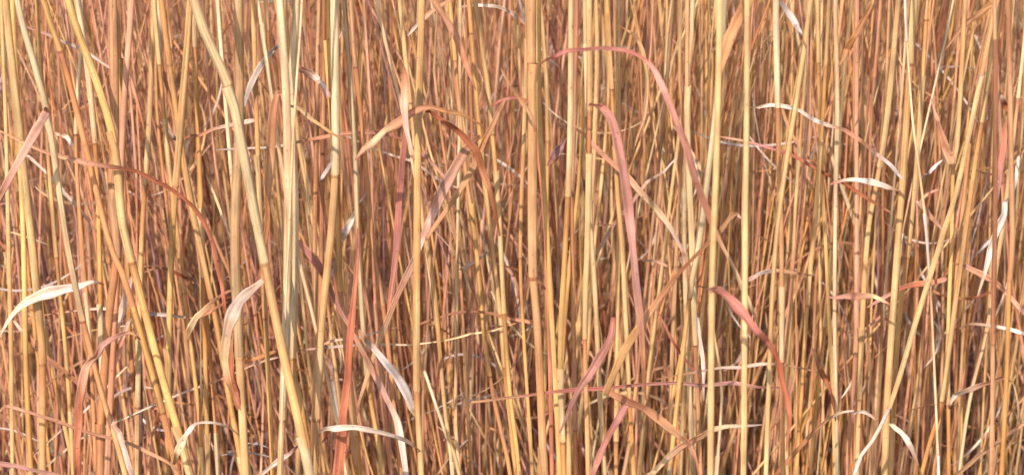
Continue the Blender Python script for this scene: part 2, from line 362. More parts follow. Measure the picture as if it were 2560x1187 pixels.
K('c10', 'thick smooth straw stalk where the folded pink leaf starts', 1.18, 20, 'straw', [(1797, 0), (1791, 354), (1783, 600), (1780, 740), (1778, 1187)], [], 'tan', shf=1.2)
K('c11', 'yellow stalk leaning left, passing behind the thick straw stalk', 1.40, 14, 'gold', [(1812, 0), (1795, 200), (1770, 420), (1745, 610), (1720, 760), (1674, 1187)], [760], 'green', shlen=1.0, shf=1.5)
K('c12', 'tall smooth yellow stalk right of the folded pink leaf, thicker below', 1.21, 18, 'straw', [(1869, 0), (1866, 303), (1861, 600), (1857, 1187)], [], 'green', shf=1.25)
K('c13', 'red-orange narrow stalk among golden ones at lower centre right', 1.45, 14, 'red', [(1340, 330), (1352, 450), (1363, 587), (1372, 850), (1380, 1187)], top=.66)
K('c14', 'slim golden stalk left of the thick orange-tan one, low joint', 1.50, 11, 'gold', [(1312, 300), (1302, 632), (1310, 840), (1330, 1187)], [632], 'straw')
K('c15', 'golden thin stalk between the two pale sheathed stalks, lower right of centre', 1.52, 12, 'gold', [(1450, 400), (1425, 640), (1405, 900), (1395, 1187)], [], 'straw')
K('d1', 'stalk with a plump pale yellow sheath ending above the white arched leaf', 1.38, 14, 'orange', [(1938, 0), (1942, 255), (1945, 400), (1952, 600), (1955, 940), (1958, 1187)], [255], 'cream', shlen=1.0, shf=1.5)
K('d2', 'tan smooth stalk leaning left from the top, right of the plump sheath', 1.23, 14, 'straw', [(2026, 0), (1996, 228), (1962, 450), (1935, 700), (1915, 1187)], [], 'tan')
K('d3', 'bright creamy upright straw at the upper right', 1.46, 12, 'cream', [(2086, 0), (2090, 150), (2092, 303), (2089, 455), (2088, 800), (2095, 1187)], [455], 'cream', shf=1.2)
K('d4', 'straw-coloured broad stalk leaning left, upper right', 1.50, 16, 'straw', [(2248, 0), (2218, 303), (2193, 455), (2168, 600), (2150, 900), (2140, 1187)], [430], 'straw')
K('d5', 'brightest hair-thin white straw curving down at the upper right', 1.42, 8, 'cream', [(2264, 0), (2269, 101), (2284, 303), (2304, 455), (2319, 600), (2335, 900)], [101], 'white', shf=1.15)
K('d6', 'yellow upright stalk with the pointed pink leaf at its joint', 1.45, 13, 'gold', [(2413, 0), (2392, 354), (2381, 410), (2377, 600), (2368, 850), (2372, 1187)], [410], 'straw', shlen=.8)
K('d7', 'long golden stalk leaning left from the upper right corner', 1.44, 14, 'gold', [(2491, 0), (2471, 177), (2436, 404), (2410, 587), (2376, 840), (2352, 1012), (2304, 1187)], [1012, 330], 'straw', shlen=.85)
K('d8', 'dull tan straight stalk near the right edge, left one of two', 1.25, 14, 'tan', [(2486, 0), (2487, 300), (2484, 600), (2480, 880), (2478, 1187)], [880], 'brown')
K('d9', 'greyish tan stalk near the right edge with a dark joint low down', 1.20, 14, 'gold', [(2524, 0), (2527, 303), (2529, 600), (2521, 708), (2514, 940), (2501, 1187)], [708], 'tan', shlen=1.0, shf=1.25)
K('d10', 'slanting stalk at lower right, glaring white below its dark joint', 1.42, 12, 'white', [(2400, 430), (2355, 587), (2290, 800), (2228, 1007), (2180, 1105), (2137, 1187)], [1007], 'straw', shlen=1.0, top=.70, shf=1.45)
K('d11', 'broad tan stalk standing at the bottom right behind the slanting one', 1.47, 21, 'straw', [(2262, 400), (2248, 587), (2218, 990), (2210, 1187)], [], 'straw', shf=1.2)
K('d12', 'golden stalk leaning left through the lower right quarter', 1.50, 15, 'gold', [(2300, 300), (2274, 587), (2243, 840), (2225, 1187)], [640], 'straw')
K('d13', 'pale narrow stalk leaning left near the right edge, lower half', 1.50, 12, 'pale', [(2520, 480), (2496, 640), (2466, 830), (2425, 990), (2395, 1187)], [830], 'pale')
K('d14', 'slim golden stalk slanting left below the plump sheathed stalk', 1.47, 13, 'gold', [(2040, 500), (2021, 713), (2007, 950), (1992, 1187)], [770], 'straw')
K('d15', 'golden stalk right of the dark curled brown leaf, bottom right', 1.48, 13, 'gold', [(2055, 400), (2067, 640), (2078, 900), (2087, 1187)], [], 'straw')
K('d16', 'reddish stalk with dark joint, bottom right', 1.52, 14, 'pinktan', [(2140, 300), (2143, 587), (2140, 890), (2128, 1040), (2118, 1187)], [890], 'pinktan')
K('d17', 'amber stalk forking down from the low dark knot at right', 1.46, 11, 'orange', [(2356, 990), (2346, 1060), (2332, 1187)], [1000], 'orange', top=.50)
K('e1', 'charcoal-grey dead stick standing low behind the left slanting stalks', 1.60, 11, 'soot', [(349, 860), (350, 940), (352, 1020), (352, 1187)], [], 'soot', top=.345)
#K_END

# ------------------------------------------------------------------ leaves
GL = 'dry curled grass leaves'
def Lf(label, d, cols, pts, name='dry_leaf', bow=.0, tilt=0., twist=0., cup=.3, of=None, cat='leaf', jag=0):
    """a leaf blade: pts = (x, y, width) as the photograph shows it, d metres away"""
    n = len(pts)
    W = np.array([at(x, y, d - bow * math.sin(math.pi * i / (n - 1))) for i, (x, y, _) in enumerate(pts)]); w = np.array([p[2] * (1.12 if p[2] > 11 else 1.05) for p in pts]) * mpp(d)
    A = spline(np.hstack([W, w[:, None]]), 9)
    t = np.linspace(0, 1, len(A)); P = A[:, :3].copy(); wd = np.maximum(A[:, 3], .0004)
    P[:, 1] += .002 * np.sin(t * 7 + d * 50)
    q = random.Random(label); m = len(t)
    def rough(k): return np.interp(t, np.linspace(0, 1, k), [q.gauss(0, 1) for _ in range(k)])
    nk = max(5, int(m / 6)); P[:, 0] += rough(nk) * mpp(d) * 1.3; P[:, 2] += rough(nk) * mpp(d) * 1.1; P[:, 1] += rough(nk) * .002
    wd = wd * (1 + .11 * rough(nk + 3))
    col = grad(cols, t) * (1 + .09 * rough(nk + 2))[:, None]
    tip = np.clip(np.maximum(1 - t / .05, (t - .93) / .07), 0, 1)[:, None] * .6
    col = np.clip(col * (1 - tip) + np.array(C['brown']) * tip, .02, .84)
    tl = tilt + twist * t + .26 * rough(nk)
    wd = wd / np.maximum(.75, np.cos(np.clip(tl, -.7, .7)))
    wd = wd * (1 + .05 * np.sin(t * 37 + d * 90))
    b = Buf(); base = np.zeros(3)
    par = STALKS.get(of)
    base = np.array(par.location) if par else P[0].copy()
    ribbon(b, P - base, wd, col, tl, cup * (1 + .5 * rough(nk)))
    o = link('leaf_blade' if par else name, to_mesh(name, b, M_LEAF), par)
    if par: o['label'] = label
    else:
        o.location = base; o['label'] = label; o['category'] = cat; o['group'] = GL if cat == 'leaf' else 'loose broken straws'
    return o
#L_DATA
Lf('rolled pink leaf hanging down to the left edge', 1.385, ['pink', 'blush', 'blush', 'pinktan'], [(117, 268, 8), (112, 285, 16), (95, 318, 21), (50, 400, 17), (0, 487, 14), (-40, 560, 9)], of='a4', tilt=.3)
Lf('cream-white curved leaf sweeping to the left edge behind a grey-green sheath', 1.46, ['white', 'cream', 'white', 'pinktan'], [(-14, 870, 3), (0, 835, 5), (25, 794, 9), (61, 759, 15), (101, 739, 21), (152, 726, 19), (197, 716, 14), (238, 702, 8), (263, 711, 3)], tilt=.2, bow=.01)
Lf('long rust leaf running across the left then bending down steeply', 1.425, ['straw', 'pinktan', 'rust', 'rust', 'red', 'red'], [(-20, 322, 4), (0, 331, 5), (101, 372, 8), (202, 399, 10), (303, 420, 10), (379, 445, 10), (440, 480, 10), (490, 526, 10), (526, 600, 9), (543, 673, 10), (557, 748, 9), (566, 810, 5)])
Lf('slender pink stem-like leaf slanting down at the top left corner', 1.60, ['pinktan', 'pink', 'white', 'rose'], [(30, 55, 4), (50, 63, 6), (121, 88, 7), (192, 121, 7), (263, 164, 6), (328, 202, 5)])
Lf('white narrow strip slanting down right behind the left stalks', 1.60, ['white', 'white', 'pinktan'], [(70, 388, 4), (76, 394, 8), (121, 435, 9), (157, 475, 9), (202, 521, 8), (243, 581, 5)])
Lf('big white arched leaf bending over beside the left group of stalks', 1.375, ['pinktan', 'white', 'white', 'cream', 'tan', 'pinktan'], [(668, 690, 6), (650, 707, 14), (610, 742, 25), (580, 790, 28), (562, 860, 20), (566, 930, 14), (582, 980, 11), (597, 1020, 8)], tilt=.1, bow=.012, cup=.3)
Lf('bright orange folded blade inside the big white arched leaf', 1.385, ['orange', 'red', 'red', 'orange'], [(574, 850, 4), (578, 900, 12), (588, 960, 17), (597, 1005, 12), (599, 1028, 5)], tilt=-.4)
Lf('hooked leaf, vivid orange-red below and pale pink over the top, lower left', 1.40, ['brown', 'pinktan', 'pink', 'pinktan', 'red', 'red', 'rust'], [(352, 848, 4), (335, 836, 8), (313, 835, 9), (273, 850, 12), (243, 880, 15), (217, 916, 18), (204, 981, 21), (200, 1042, 21), (194, 1130, 19), (190, 1200, 15), (186, 1290, 8)], tilt=.25, bow=.015)
Lf('white and pink blade rising from the bottom edge beside a golden stalk', 1.42, ['pinktan', 'white', 'pink'], [(276, 1037, 9), (287, 1060, 13), (303, 1092, 16), (318, 1150, 18), (330, 1210, 15), (340, 1300, 9)])
Lf('pinkish white leaf slanting from the left towards the hooked orange leaf', 1.53, ['white', 'pinktan', 'pinktan', 'pink'], [(33, 804, 6), (60, 835, 11), (96, 870, 13), (152, 916, 12), (197, 961, 9), (225, 1000, 4)])
Lf('tan stem-like leaf lying low across the lower left corner', 1.44, ['tan', 'pinktan', 'pinktan', 'tan'], [(-10, 1032, 4), (0, 1027, 5), (30, 1014, 8), (126, 1045, 9), (227, 1085, 9), (329, 1115, 9), (404, 1148, 8), (450, 1175, 4)])
Lf('crumpled pale leaf standing between orange stalks at lower left', 1.55, ['pinktan', 'white', 'grey'], [(272, 900, 6), (278, 870, 11), (296, 810, 15), (313, 754, 16), (325, 710, 11), (332, 680, 4)], tilt=.4)
Lf('second crumpled leaf, pale pink, just above the hooked orange leaf', 1.54, ['pinktan', 'pinktan', 'white'], [(268, 960, 6), (285, 905, 14), (300, 860, 13), (318, 815, 9), (332, 790, 4)])
Lf('withered beige leaf with a swollen end, left of the big white arched leaf', 1.45, ['tan', 'cream', 'tan', 'brown', 'pinktan'], [(468, 850, 4), (474, 825, 14), (488, 797, 17), (510, 775, 12), (531, 754, 9), (560, 735, 6), (590, 722, 3)])
Lf('small pale leaf tip pointing right below the withered beige leaf', 1.46, ['tan', 'pinktan', 'brown'], [(490, 790, 5), (525, 778, 8), (555, 765, 7), (573, 752, 3)])
Lf('small brown arched leaf above the slanting stalks at left', 1.52, ['pinktan', 'brown', 'rust', 'brown'], [(361, 683, 4), (394, 670, 6), (430, 673, 8), (465, 693, 8), (487, 708, 3)])
Lf('white looped leaf curling over near the bottom left', 1.43, ['tan', 'cream', 'white', 'white', 'tan'], [(432, 1165, 7), (440, 1143, 12), (455, 1105, 16), (470, 1075, 12), (495, 1057, 8), (536, 1057, 7), (570, 1070, 6), (604, 1093, 3)], bow=.02)
Lf('pink leaf cutting the bottom left corner', 1.42, ['pink', 'pink', 'pinktan'], [(-20, 1152, 10), (0, 1155, 12), (76, 1171, 12), (142, 1187, 10), (200, 1215, 5)])
Lf('pale straw lying aslant low at the left, steeper of two', 1.58, ['cream', 'white', 'cream'], [(78, 1138, 4), (150, 1075, 5), (222, 1017, 5), (290, 945, 5), (354, 885, 4)], name='loose_straw', cat='straw', cup=.8)
Lf('pale straw rising gently from lower left to the bright pair', 1.56, ['cream', 'white', 'pinktan', 'white'], [(260, 1068, 4), (293, 1052, 5), (384, 1009, 5), (470, 975, 5), (556, 946, 5), (640, 910, 5), (705, 890, 4)], name='loose_straw', cat='straw', cup=.8)
Lf('long thin straw crossing level through the lower middle', 1.53, ['pinktan', 'white', 'cream', 'tan'], [(741, 876, 4), (800, 870, 5), (883, 862, 6), (964, 858, 6), (1034, 855, 5), (1146, 842, 5), (1215, 830, 5), (1290, 810, 4)], name='loose_straw', cat='straw', cup=.8)
Lf('thin pinkish straw just above the long level straw', 1.54, ['pinktan', 'white', 'pinktan'], [(790, 868, 3), (840, 850, 5), (900, 840, 5), (964, 827, 4), (1000, 815, 3)], name='loose_straw', cat='straw', cup=.8)
Lf('brown-orange folded leaf bent over at the top, left of the bright pair', 1.40, ['rust', 'orange', 'tan', 'brown', 'pinktan', 'tan'], [(640, 720, 6), (655, 650, 8), (665, 570, 11), (671, 480, 17), (678, 354, 23), (684, 270, 19), (692, 236, 12), (702, 240, 9), (708, 270, 8), (711, 310, 3)], tilt=-.2)
Lf('grey-white curved leaf tip at the top left of centre', 1.47, ['grey', 'white', 'grey', 'grey'], [(610, 268, 4), (616, 245, 10), (630, 205, 14), (655, 160, 14), (682, 126, 11), (701, 109, 3)])
Lf('short pink bent leaf high up between two pale stalks', 1.44, ['pinktan', 'pink', 'white', 'pink'], [(738, 163, 4), (750, 170, 12), (771, 182, 16), (802, 212, 17), (822, 246, 14)])
Lf('greenish beige leaf with a lump, slanting across the thick pale stalk', 1.385, ['grey', 'cream', 'green', 'straw', 'tan'], [(720, 260, 3), (735, 270, 7), (761, 283, 12), (790, 305, 9), (830, 333, 7), (869, 356, 3)])
Lf('narrow leaf lying level, grey at left and pink-red at right', 1.50, ['grey', 'white', 'pinktan', 'pinktan', 'pink', 'red'], [(540, 374, 4), (620, 370, 5), (696, 366, 7), (756, 354, 8), (822, 341, 8), (872, 334, 7), (943, 331, 8), (985, 340, 8), (1010, 353, 4)])
Lf('tan arched leaf climbing to a crest at the upper middle', 1.395, ['brown', 'pinktan', 'cream', 'pinktan', 'pinktan', 'tan', 'straw', 'tan'], [(885, 402, 4), (900, 386, 9), (923, 364, 15), (963, 329, 17), (1004, 298, 17), (1045, 276, 15), (1080, 268, 11), (1125, 276, 9), (1166, 291, 9), (1211, 318, 5)], tilt=.3, bow=.01)
Lf('dark rust leaf drooping from the crest of the arched leaf', 1.41, ['rust', 'rust', 'rust', 'brown', 'rust'], [(1062, 282, 4), (1078, 282, 9), (1105, 298, 11), (1145, 329, 13), (1191, 379, 18), (1216, 445, 15), (1234, 506, 11), (1248, 590, 5)], tilt=-.3, bow=.01)
Lf('long pinkish tan leaf running from the droop down to the lower middle', 1.43, ['brown', 'pinktan', 'blush', 'blush', 'blush', 'pinktan', 'cream', 'pinktan'], [(1200, 340, 8), (1176, 362, 20), (1135, 420, 25), (1105, 480, 24), (1080, 540, 20), (1056, 600, 14), (1034, 653, 13), (994, 739, 15), (943, 870, 13), (905, 985, 8), (890, 1040, 3)], tilt=.2)
Lf('orange-tan narrow leaf alongside the long pinkish tan one', 1.46, ['pinktan', 'orange', 'tan', 'orange'], [(1262, 245, 5), (1240, 295, 11), (1211, 349, 13), (1176, 430, 13), (1120, 520, 11), (1075, 581, 8), (1060, 605, 3)])
Lf('pale pink twisted blade hanging through the crest of the arched leaf', 1.37, ['brown', 'pinktan', 'blush', 'pinktan'], [(1000, 150, 10), (1012, 200, 16), (1013, 283, 14), (1022, 345, 9), (1036, 400, 4)], tilt=.3)
Lf('pink slanting leaf below the arched leaf, ending in a blunt tip', 1.48, ['pinktan', 'pink', 'pinktan', 'pink'], [(1010, 350, 4), (1035, 372, 8), (1060, 389, 9), (1090, 418, 9), (1115, 445, 8), (1137, 477, 5)])
Lf('broad beige blade slanting down from the top edge, upper middle', 1.46, ['tan', 'pinktan', 'pinktan', 'tan'], [(1070, -30, 12), (1085, 0, 15), (1125, 66, 18), (1156, 141, 14), (1175, 190, 9), (1188, 226, 3)])
Lf('pale pointed leaf tip slanting down left from the top edge', 1.47, ['pinktan', 'tan', 'white'], [(1140, -12, 8), (1125, 0, 9), (1080, 30, 10), (1045, 60, 9), (1019, 88, 4)])
Lf('white narrow arched leaf at the top edge, right of centre', 1.58, ['pinktan', 'white', 'white', 'pinktan'], [(1150, 18, 4), (1186, 12, 7), (1237, 17, 9), (1280, 34, 9), (1318, 66, 5)])
Lf('pink-red leaf turning into a pale strip, diagonal across the lower left middle', 1.43, ['rose', 'pink', 'rose', 'pink', 'pinktan', 'blush', 'white', 'white'], [(735, 594, 6), (750, 610, 14), (782, 643, 19), (812, 688, 15), (842, 754, 10), (883, 825, 10), (923, 900, 13), (964, 986, 15), (994, 1067, 17), (1014, 1187, 13), (1020, 1260, 8)])
Lf('grey-beige broad leaf with dark streaks, below the level straw', 1.41, ['pinktan', 'tan', 'grey', 'grey', 'cream'], [(883, 815, 5), (900, 835, 9), (923, 860, 15), (964, 905, 19), (1004, 962, 22), (1030, 1015, 18), (1042, 1048, 7)], tilt=.2)
Lf('white bow-shaped leaf arching over near the bottom, left of centre', 1.395, ['tan', 'white', 'white', 'white', 'white', 'pinktan'], [(792, 1110, 3), (798, 1088, 6), (810, 1073, 10), (842, 1066, 13), (893, 1063, 13), (943, 1075, 13), (994, 1094, 12), (1030, 1113, 8), (1052, 1130, 3)], bow=.03)
Lf('vivid orange-red upright leaf blade in the lower left middle', 1.385, ['rose', 'red', 'red', 'red', 'red'], [(897, 570, 5), (893, 640, 9), (884, 760, 14), (876, 850, 16), (866, 960, 19), (856, 1070, 21), (846, 1187, 23), (838, 1280, 20)], cup=.5)
Lf('pinkish curled tip at the bottom edge under the bright pair', 1.40, ['pinktan', 'white', 'pink'], [(630, 1200, 9), (650, 1187, 12), (690, 1153, 13), (720, 1133, 11), (743, 1118, 5)])
Lf('dull red upright blade, middle left of the straight yellow stalk', 1.45, ['pinktan', 'rose', 'rose', 'red'], [(1020, 270, 4), (1016, 323, 12), (1004, 450, 14), (991, 587, 13), (980, 700, 11), (968, 790, 5)])
Lf('long pink leaf arching from upper middle down through the right half', 1.24, ['rust', 'rose', 'rose', 'rose', 'pink', 'pink', 'pink', 'pinktan', 'cream', 'cream'], [(1350, 157, 4), (1375, 145, 7), (1411, 131, 9), (1472, 122, 10), (1533, 123, 10), (1583, 134, 9), (1624, 160, 10), (1654, 217, 13), (1684, 283, 15), (1710, 354, 16), (1732, 430, 15), (1760, 508, 14), (1795, 595, 11), (1831, 663, 9), (1866, 739, 8), (1902, 825, 3)], bow=.03)
Lf('drooping smooth pink leaf falling from the tan joint, right of centre', 1.26, ['brown', 'pink', 'pink', 'pink', 'pink', 'pink', 'pinktan', 'red'], [(1470, 264, 4), (1480, 260, 9), (1502, 268, 14), (1528, 303, 19), (1548, 374, 21), (1563, 455, 19), (1576, 570, 18), (1588, 688, 18), (1599, 800, 15), (1609, 920, 10), (1615, 1005, 4)], of='c5', bow=.02, cup=.4)
Lf('brown-tan leaf curling down from the top, right of the middle', 1.44, ['rust', 'tan', 'straw', 'tan', 'tan'], [(1546, 66, 3), (1562, 70, 6), (1586, 88, 9), (1609, 137, 11), (1617, 202, 10), (1614, 268, 8), (1600, 325, 6), (1586, 362, 3)])
Lf('dull purple blade fragment right of centre', 1.50, ['purple', 'purple', 'brown'], [(1414, 344, 6), (1400, 372, 15), (1382, 395, 17), (1368, 415, 6)])
Lf('tan leaf slanting down right behind the drooping pink leaf', 1.44, ['pinktan', 'pinktan', 'pinktan', 'cream', 'grey', 'pinktan'], [(1420, 303, 4), (1445, 325, 7), (1482, 359, 9), (1538, 415, 11), (1583, 460, 13), (1644, 526, 12), (1685, 585, 10), (1706, 630, 8), (1722, 690, 3)])
Lf('whitish thin leaf rising to the right, crossing behind the drooping pink one', 1.55, ['white', 'pinktan', 'white'], [(1490, 640, 6), (1508, 600, 9), (1550, 540, 9), (1604, 475, 8), (1650, 433, 7), (1698, 392, 3)])
Lf('tan leaf blade slanting down left from a white tip to a sharp fold', 1.26, ['white', 'tan', 'tan', 'brown', 'tan', 'straw', 'straw'], [(1852, 547, 4), (1845, 538, 9), (1828, 546, 12), (1796, 580, 11), (1715, 663, 11), (1654, 739, 14), (1593, 820, 17), (1553, 890, 19), (1513, 985, 16)], tilt=.2)
Lf('streaky pinkish leaf bending down right from the sharp fold', 1.29, ['straw', 'pinktan', 'pinktan', 'tan', 'pinktan', 'rust'], [(1506, 980, 8), (1525, 980, 16), (1553, 991, 19), (1609, 1019, 20), (1664, 1059, 18), (1715, 1102, 13), (1740, 1150, 8), (1752, 1200, 4)], tilt=-.2)
Lf('short pink-red crooked leaf low, right of centre', 1.28, ['rust', 'rose', 'pink', 'pink', 'pink'], [(1537, 785, 4), (1534, 800, 10), (1528, 842, 15), (1497, 895, 17), (1457, 951, 16), (1425, 1020, 12), (1400, 1080, 5)])
Lf('slender rose-pink leaf lying level across the lower right of centre', 1.40, ['tan', 'tan', 'rose', 'rose', 'pink', 'pink', 'rose'], [(1180, 1010, 3), (1186, 1007, 6), (1280, 992, 7), (1381, 981, 7), (1482, 969, 8), (1583, 959, 9), (1684, 958, 9), (1786, 961, 9), (1880, 965, 8), (1955, 970, 4)], cup=.6)
Lf('folded pink-red leaf bending right and down from the thick straw stalk', 1.15, ['pink', 'pink', 'rose', 'rose', 'rust', 'red', 'red', 'rust'], [(1772, 728, 8), (1780, 722, 15), (1806, 734, 20), (1846, 769, 21), (1882, 815, 16), (1920, 856, 15), (1941, 895, 13), (1955, 945, 13), (1970, 1010, 12), (1974, 1060, 9), (1966, 1130, 4)], of='c10', cup=.4)
Lf('mauve-pink leaf running down left from the low joint', 1.41, ['brown', 'rose', 'rose', 'pink', 'rose'], [(1580, 1004, 6), (1570, 1012, 13), (1553, 1032, 17), (1518, 1092, 16), (1495, 1150, 14), (1478, 1200, 12), (1462, 1270, 7)], of='c8')
Lf('broad pale leaf sloping to the bottom edge, right of centre', 1.375, ['grey', 'cream', 'pinktan', 'cream', 'pinktan'], [(1905, 1062, 3), (1841, 1065, 9), (1800, 1072, 12), (1760, 1084, 15), (1695, 1123, 17), (1650, 1160, 15), (1615, 1195, 11), (1590, 1230, 6)])
Lf('thin pale leaf nearly level above the rose-pink one at right', 1.44, ['tan', 'tan', 'white', 'white', 'tan', 'brown'], [(1640, 950, 3), (1710, 936, 5), (1786, 921, 6), (1850, 914, 8), (1920, 912, 8), (1985, 918, 6), (2050, 930, 3)])
Lf('white slim hanging leaf behind the pale lower sheath', 1.50, ['white', 'white', 'grey'], [(1740, 780, 4), (1745, 804, 8), (1755, 890, 10), (1758, 950, 7), (1760, 1000, 3)])
Lf('thin rust-pink straw slanting down right in the shadows, right of centre', 1.52, ['rose', 'rust', 'rose'], [(1640, 775, 3), (1668, 828, 6), (1700, 880, 7), (1738, 935, 4)], name='loose_straw', cat='straw')
Lf('white leaf arching from the plump sheath down to the right', 1.44, ['tan', 'white', 'white', 'white', 'pinktan', 'pinktan', 'grey', 'grey'], [(1875, 272, 3), (1905, 264, 7), (1950, 263, 9), (1996, 276, 9), (2041, 303, 9), (2102, 324, 9), (2147, 349, 10), (2203, 394, 9), (2240, 430, 8), (2262, 455, 3)])
Lf('reddish brown thin leaf sloping down right at middle right', 1.48, ['pinktan', 'rose', 'rust', 'rust', 'brown'], [(1800, 340, 4), (1860, 354, 6), (1920, 371, 7), (1981, 389, 8), (2046, 425, 8), (2112, 457, 8), (2173, 498, 8), (2230, 535, 4)])
Lf('pale pink leaf bowed like a boat at middle right', 1.43, ['pink', 'pinktan', 'white', 'white', 'brown'], [(2070, 462, 4), (2090, 454, 7), (2112, 450, 9), (2163, 455, 13), (2213, 465, 12), (2247, 477, 3)])
Lf('pinkish white short leaf slanting down right, middle of the right side', 1.46, ['white', 'pinktan', 'white'], [(2290, 500, 4), (2300, 512, 9), (2324, 536, 11), (2345, 560, 9), (2360, 578, 3)])
Lf('small grey curled leaf at the right, beside the golden leaning stalk', 1.52, ['grey', 'grey', 'white'], [(2305, 450, 4), (2312, 438, 8), (2328, 421, 9), (2358, 402, 3)])
Lf('pointed pink leaf standing up from the joint', 1.435, ['pink', 'pinktan', 'pinktan', 'tan'], [(2329, 245, 2), (2336, 280, 6), (2347, 310, 10), (2365, 358, 15), (2377, 395, 18), (2381, 412, 14)], of='d6')
Lf('white blade slanting steeply beside the right edge stalks', 1.39, ['grey', 'white', 'white', 'white', 'cream'], [(2520, 495, 4), (2514, 512, 12), (2500, 550, 18), (2482, 605, 16), (2466, 670, 10), (2448, 745, 3)], tilt=.2)
Lf('pink-orange spindle-shaped leaf lying level at lower right', 1.44, ['rose', 'pink', 'pinktan', 'cream', 'brown'], [(2066, 745, 3), (2090, 741, 8), (2122, 738, 13), (2173, 741, 13), (2205, 750, 9), (2226, 761, 3)])
Lf('red-orange leaf rising gently right of the spindle-shaped one', 1.47, ['pinktan', 'pink', 'red', 'red', 'rose'], [(2165, 768, 3), (2200, 750, 7), (2243, 729, 11), (2304, 713, 15), (2345, 703, 11), (2380, 692, 4)])
Lf('pinkish leaf sloping down to the right edge, lower half', 1.45, ['tan', 'pinktan', 'pinktan', 'pink'], [(2390, 660, 4), (2405, 663, 9), (2451, 683, 13), (2501, 718, 12), (2552, 774, 9), (2580, 810, 5)])
Lf('pale pink bowed leaf at the bottom right, rising to the right edge stalk', 1.35, ['pinktan', 'white', 'pinktan', 'tan'], [(2370, 1018, 4), (2378, 1010, 10), (2405, 986, 13), (2451, 961, 12), (2501, 946, 10), (2524, 950, 3)], bow=.02)
Lf('short pale curved leaf dropping to the bottom edge at right', 1.41, ['cream', 'white', 'pinktan'], [(2222, 1063, 5), (2236, 1073, 11), (2264, 1094, 13), (2284, 1128, 11), (2298, 1168, 4)])
Lf('dark brown curled leaf hanging at the lower right', 1.44, ['dark', 'brown', 'rust', 'brown'], [(2032, 872, 4), (2040, 890, 10), (2056, 931, 13), (2075, 971, 9), (2083, 1010, 7), (2088, 1050, 3)])
Lf('white thin leaf curving out to the right edge', 1.46, ['brown', 'tan', 'white', 'white'], [(2385, 824, 3), (2405, 814, 5), (2435, 810, 7), (2501, 820, 9), (2560, 832, 9), (2600, 842, 5)])
Lf('orange-tan leaf slanting up to the right edge at the bottom', 1.42, ['orange', 'tan', 'pinktan', 'tan'], [(2365, 1205, 7), (2400, 1176, 9), (2476, 1118, 10), (2560, 1062, 9), (2600, 1035, 6)])
Lf('tan leaf bowing up from the bottom edge right of the red-tipped leaf', 1.42, ['rust', 'orange', 'tan', 'white'], [(1925, 1210, 6), (1945, 1180, 9), (1991, 1123, 11), (2040, 1072, 10), (2090, 1040, 8), (2135, 1026, 4)])
Lf('short white bow leaf beside the broad tan stalk at bottom right', 1.48, ['white', 'white', 'pinktan'], [(2132, 1030, 3), (2150, 1031, 7), (2172, 1036, 8), (2195, 1050, 3)])
Lf('orange-tan leaf blade slanting down left from the top right', 1.45, ['tan', 'orange', 'pinktan', 'tan'], [(2500, -12, 6), (2481, 5, 10), (2450, 32, 13), (2420, 58, 12), (2390, 90, 9), (2362, 125, 4)])
Lf('orange pointed blade hanging from the top, right of the bright creamy straw', 1.45, ['tan', 'orange', 'orange', 'tan'], [(2185, -20, 6), (2173, 15, 9), (2150, 65, 12), (2122, 116, 13), (2108, 145, 9), (2097, 168, 3)])
Lf('grey-white blade tip at the top edge, right half', 1.22, ['pinktan', 'grey', 'white', 'grey'], [(1935, -25, 5), (1950, 0, 9), (1981, 45, 13), (1998, 74, 10), (2006, 86, 4)])
Lf('broad orange blade slanting at the top between two tall stalks', 1.24, ['orange', 'orange', 'tan'], [(1885, -30, 18), (1862, 20, 24), (1836, 70, 26), (1812, 130, 20), (1798, 190, 8)])
Lf('brown curled leaf knob near the right edge, upper part', 1.45, ['grey', 'rust', 'orange', 'brown'], [(2500, 235, 5), (2508, 252, 13), (2518, 270, 16), (2524, 292, 9), (2528, 310, 3)])
Lf('red drooping strip just left of the right edge stalk, upper part', 1.50, ['orange', 'red', 'rose', 'purple'], [(2520, 300, 4), (2514, 330, 12), (2506, 380, 14), (2498, 440, 10), (2494, 500, 4)])
Lf('grey crinkled leaf at the right edge, middle height', 1.50, ['grey', 'white', 'grey'], [(2553, 380, 3), (2548, 400, 6), (2540, 440, 8), (2534, 480, 4)])
Lf('pinkish grey straw lying level behind the lower left bundle', 1.58, ['tan', 'pinktan', 'white', 'grey', 'tan'], [(60, 795, 4), (120, 782, 5), (240, 772, 6), (330, 782, 6), (420, 790, 8), (500, 792, 4)], name='loose_straw', cat='straw', cup=.7)
Lf('short pale straw aslant in the bottom left corner', 1.57, ['cream', 'white'], [(110, 1168, 4), (150, 1135, 5), (185, 1110, 5), (230, 1082, 4)], name='loose_straw', cat='straw', cup=.7)
Lf('thin brown bowed leaf above the long level straw, lower middle', 1.52, ['pinktan', 'brown', 'brown', 'brown', 'pinktan', 'pinktan'], [(1050, 813, 4), (1085, 797, 6), (1115, 787, 6), (1176, 777, 7), (1237, 782, 8), (1300, 798, 10), (1345, 812, 6)])
Lf('short white tilted leaf scrap just right of centre low', 1.55, ['white', 'white', 'grey'], [(1150, 676, 4), (1160, 668, 10), (1190, 648, 10), (1224, 625, 4)])
Lf('pale pink thin leaf bowed over behind the tall smooth yellow stalk', 1.44, ['pinktan', 'blush', 'white', 'tan', 'brown'], [(1862, 712, 4), (1871, 697, 10), (1897, 683, 11), (1930, 681, 10), (1970, 681, 8), (2028, 688, 4)])
Lf('whitish narrow leaf rising right towards the broad grey-green stalk', 1.52, ['pinktan', 'pinktan', 'white', 'white'], [(450, 352, 4), (480, 340, 6), (510, 330, 7), (561, 314, 8), (600, 305, 10), (638, 302, 7)])
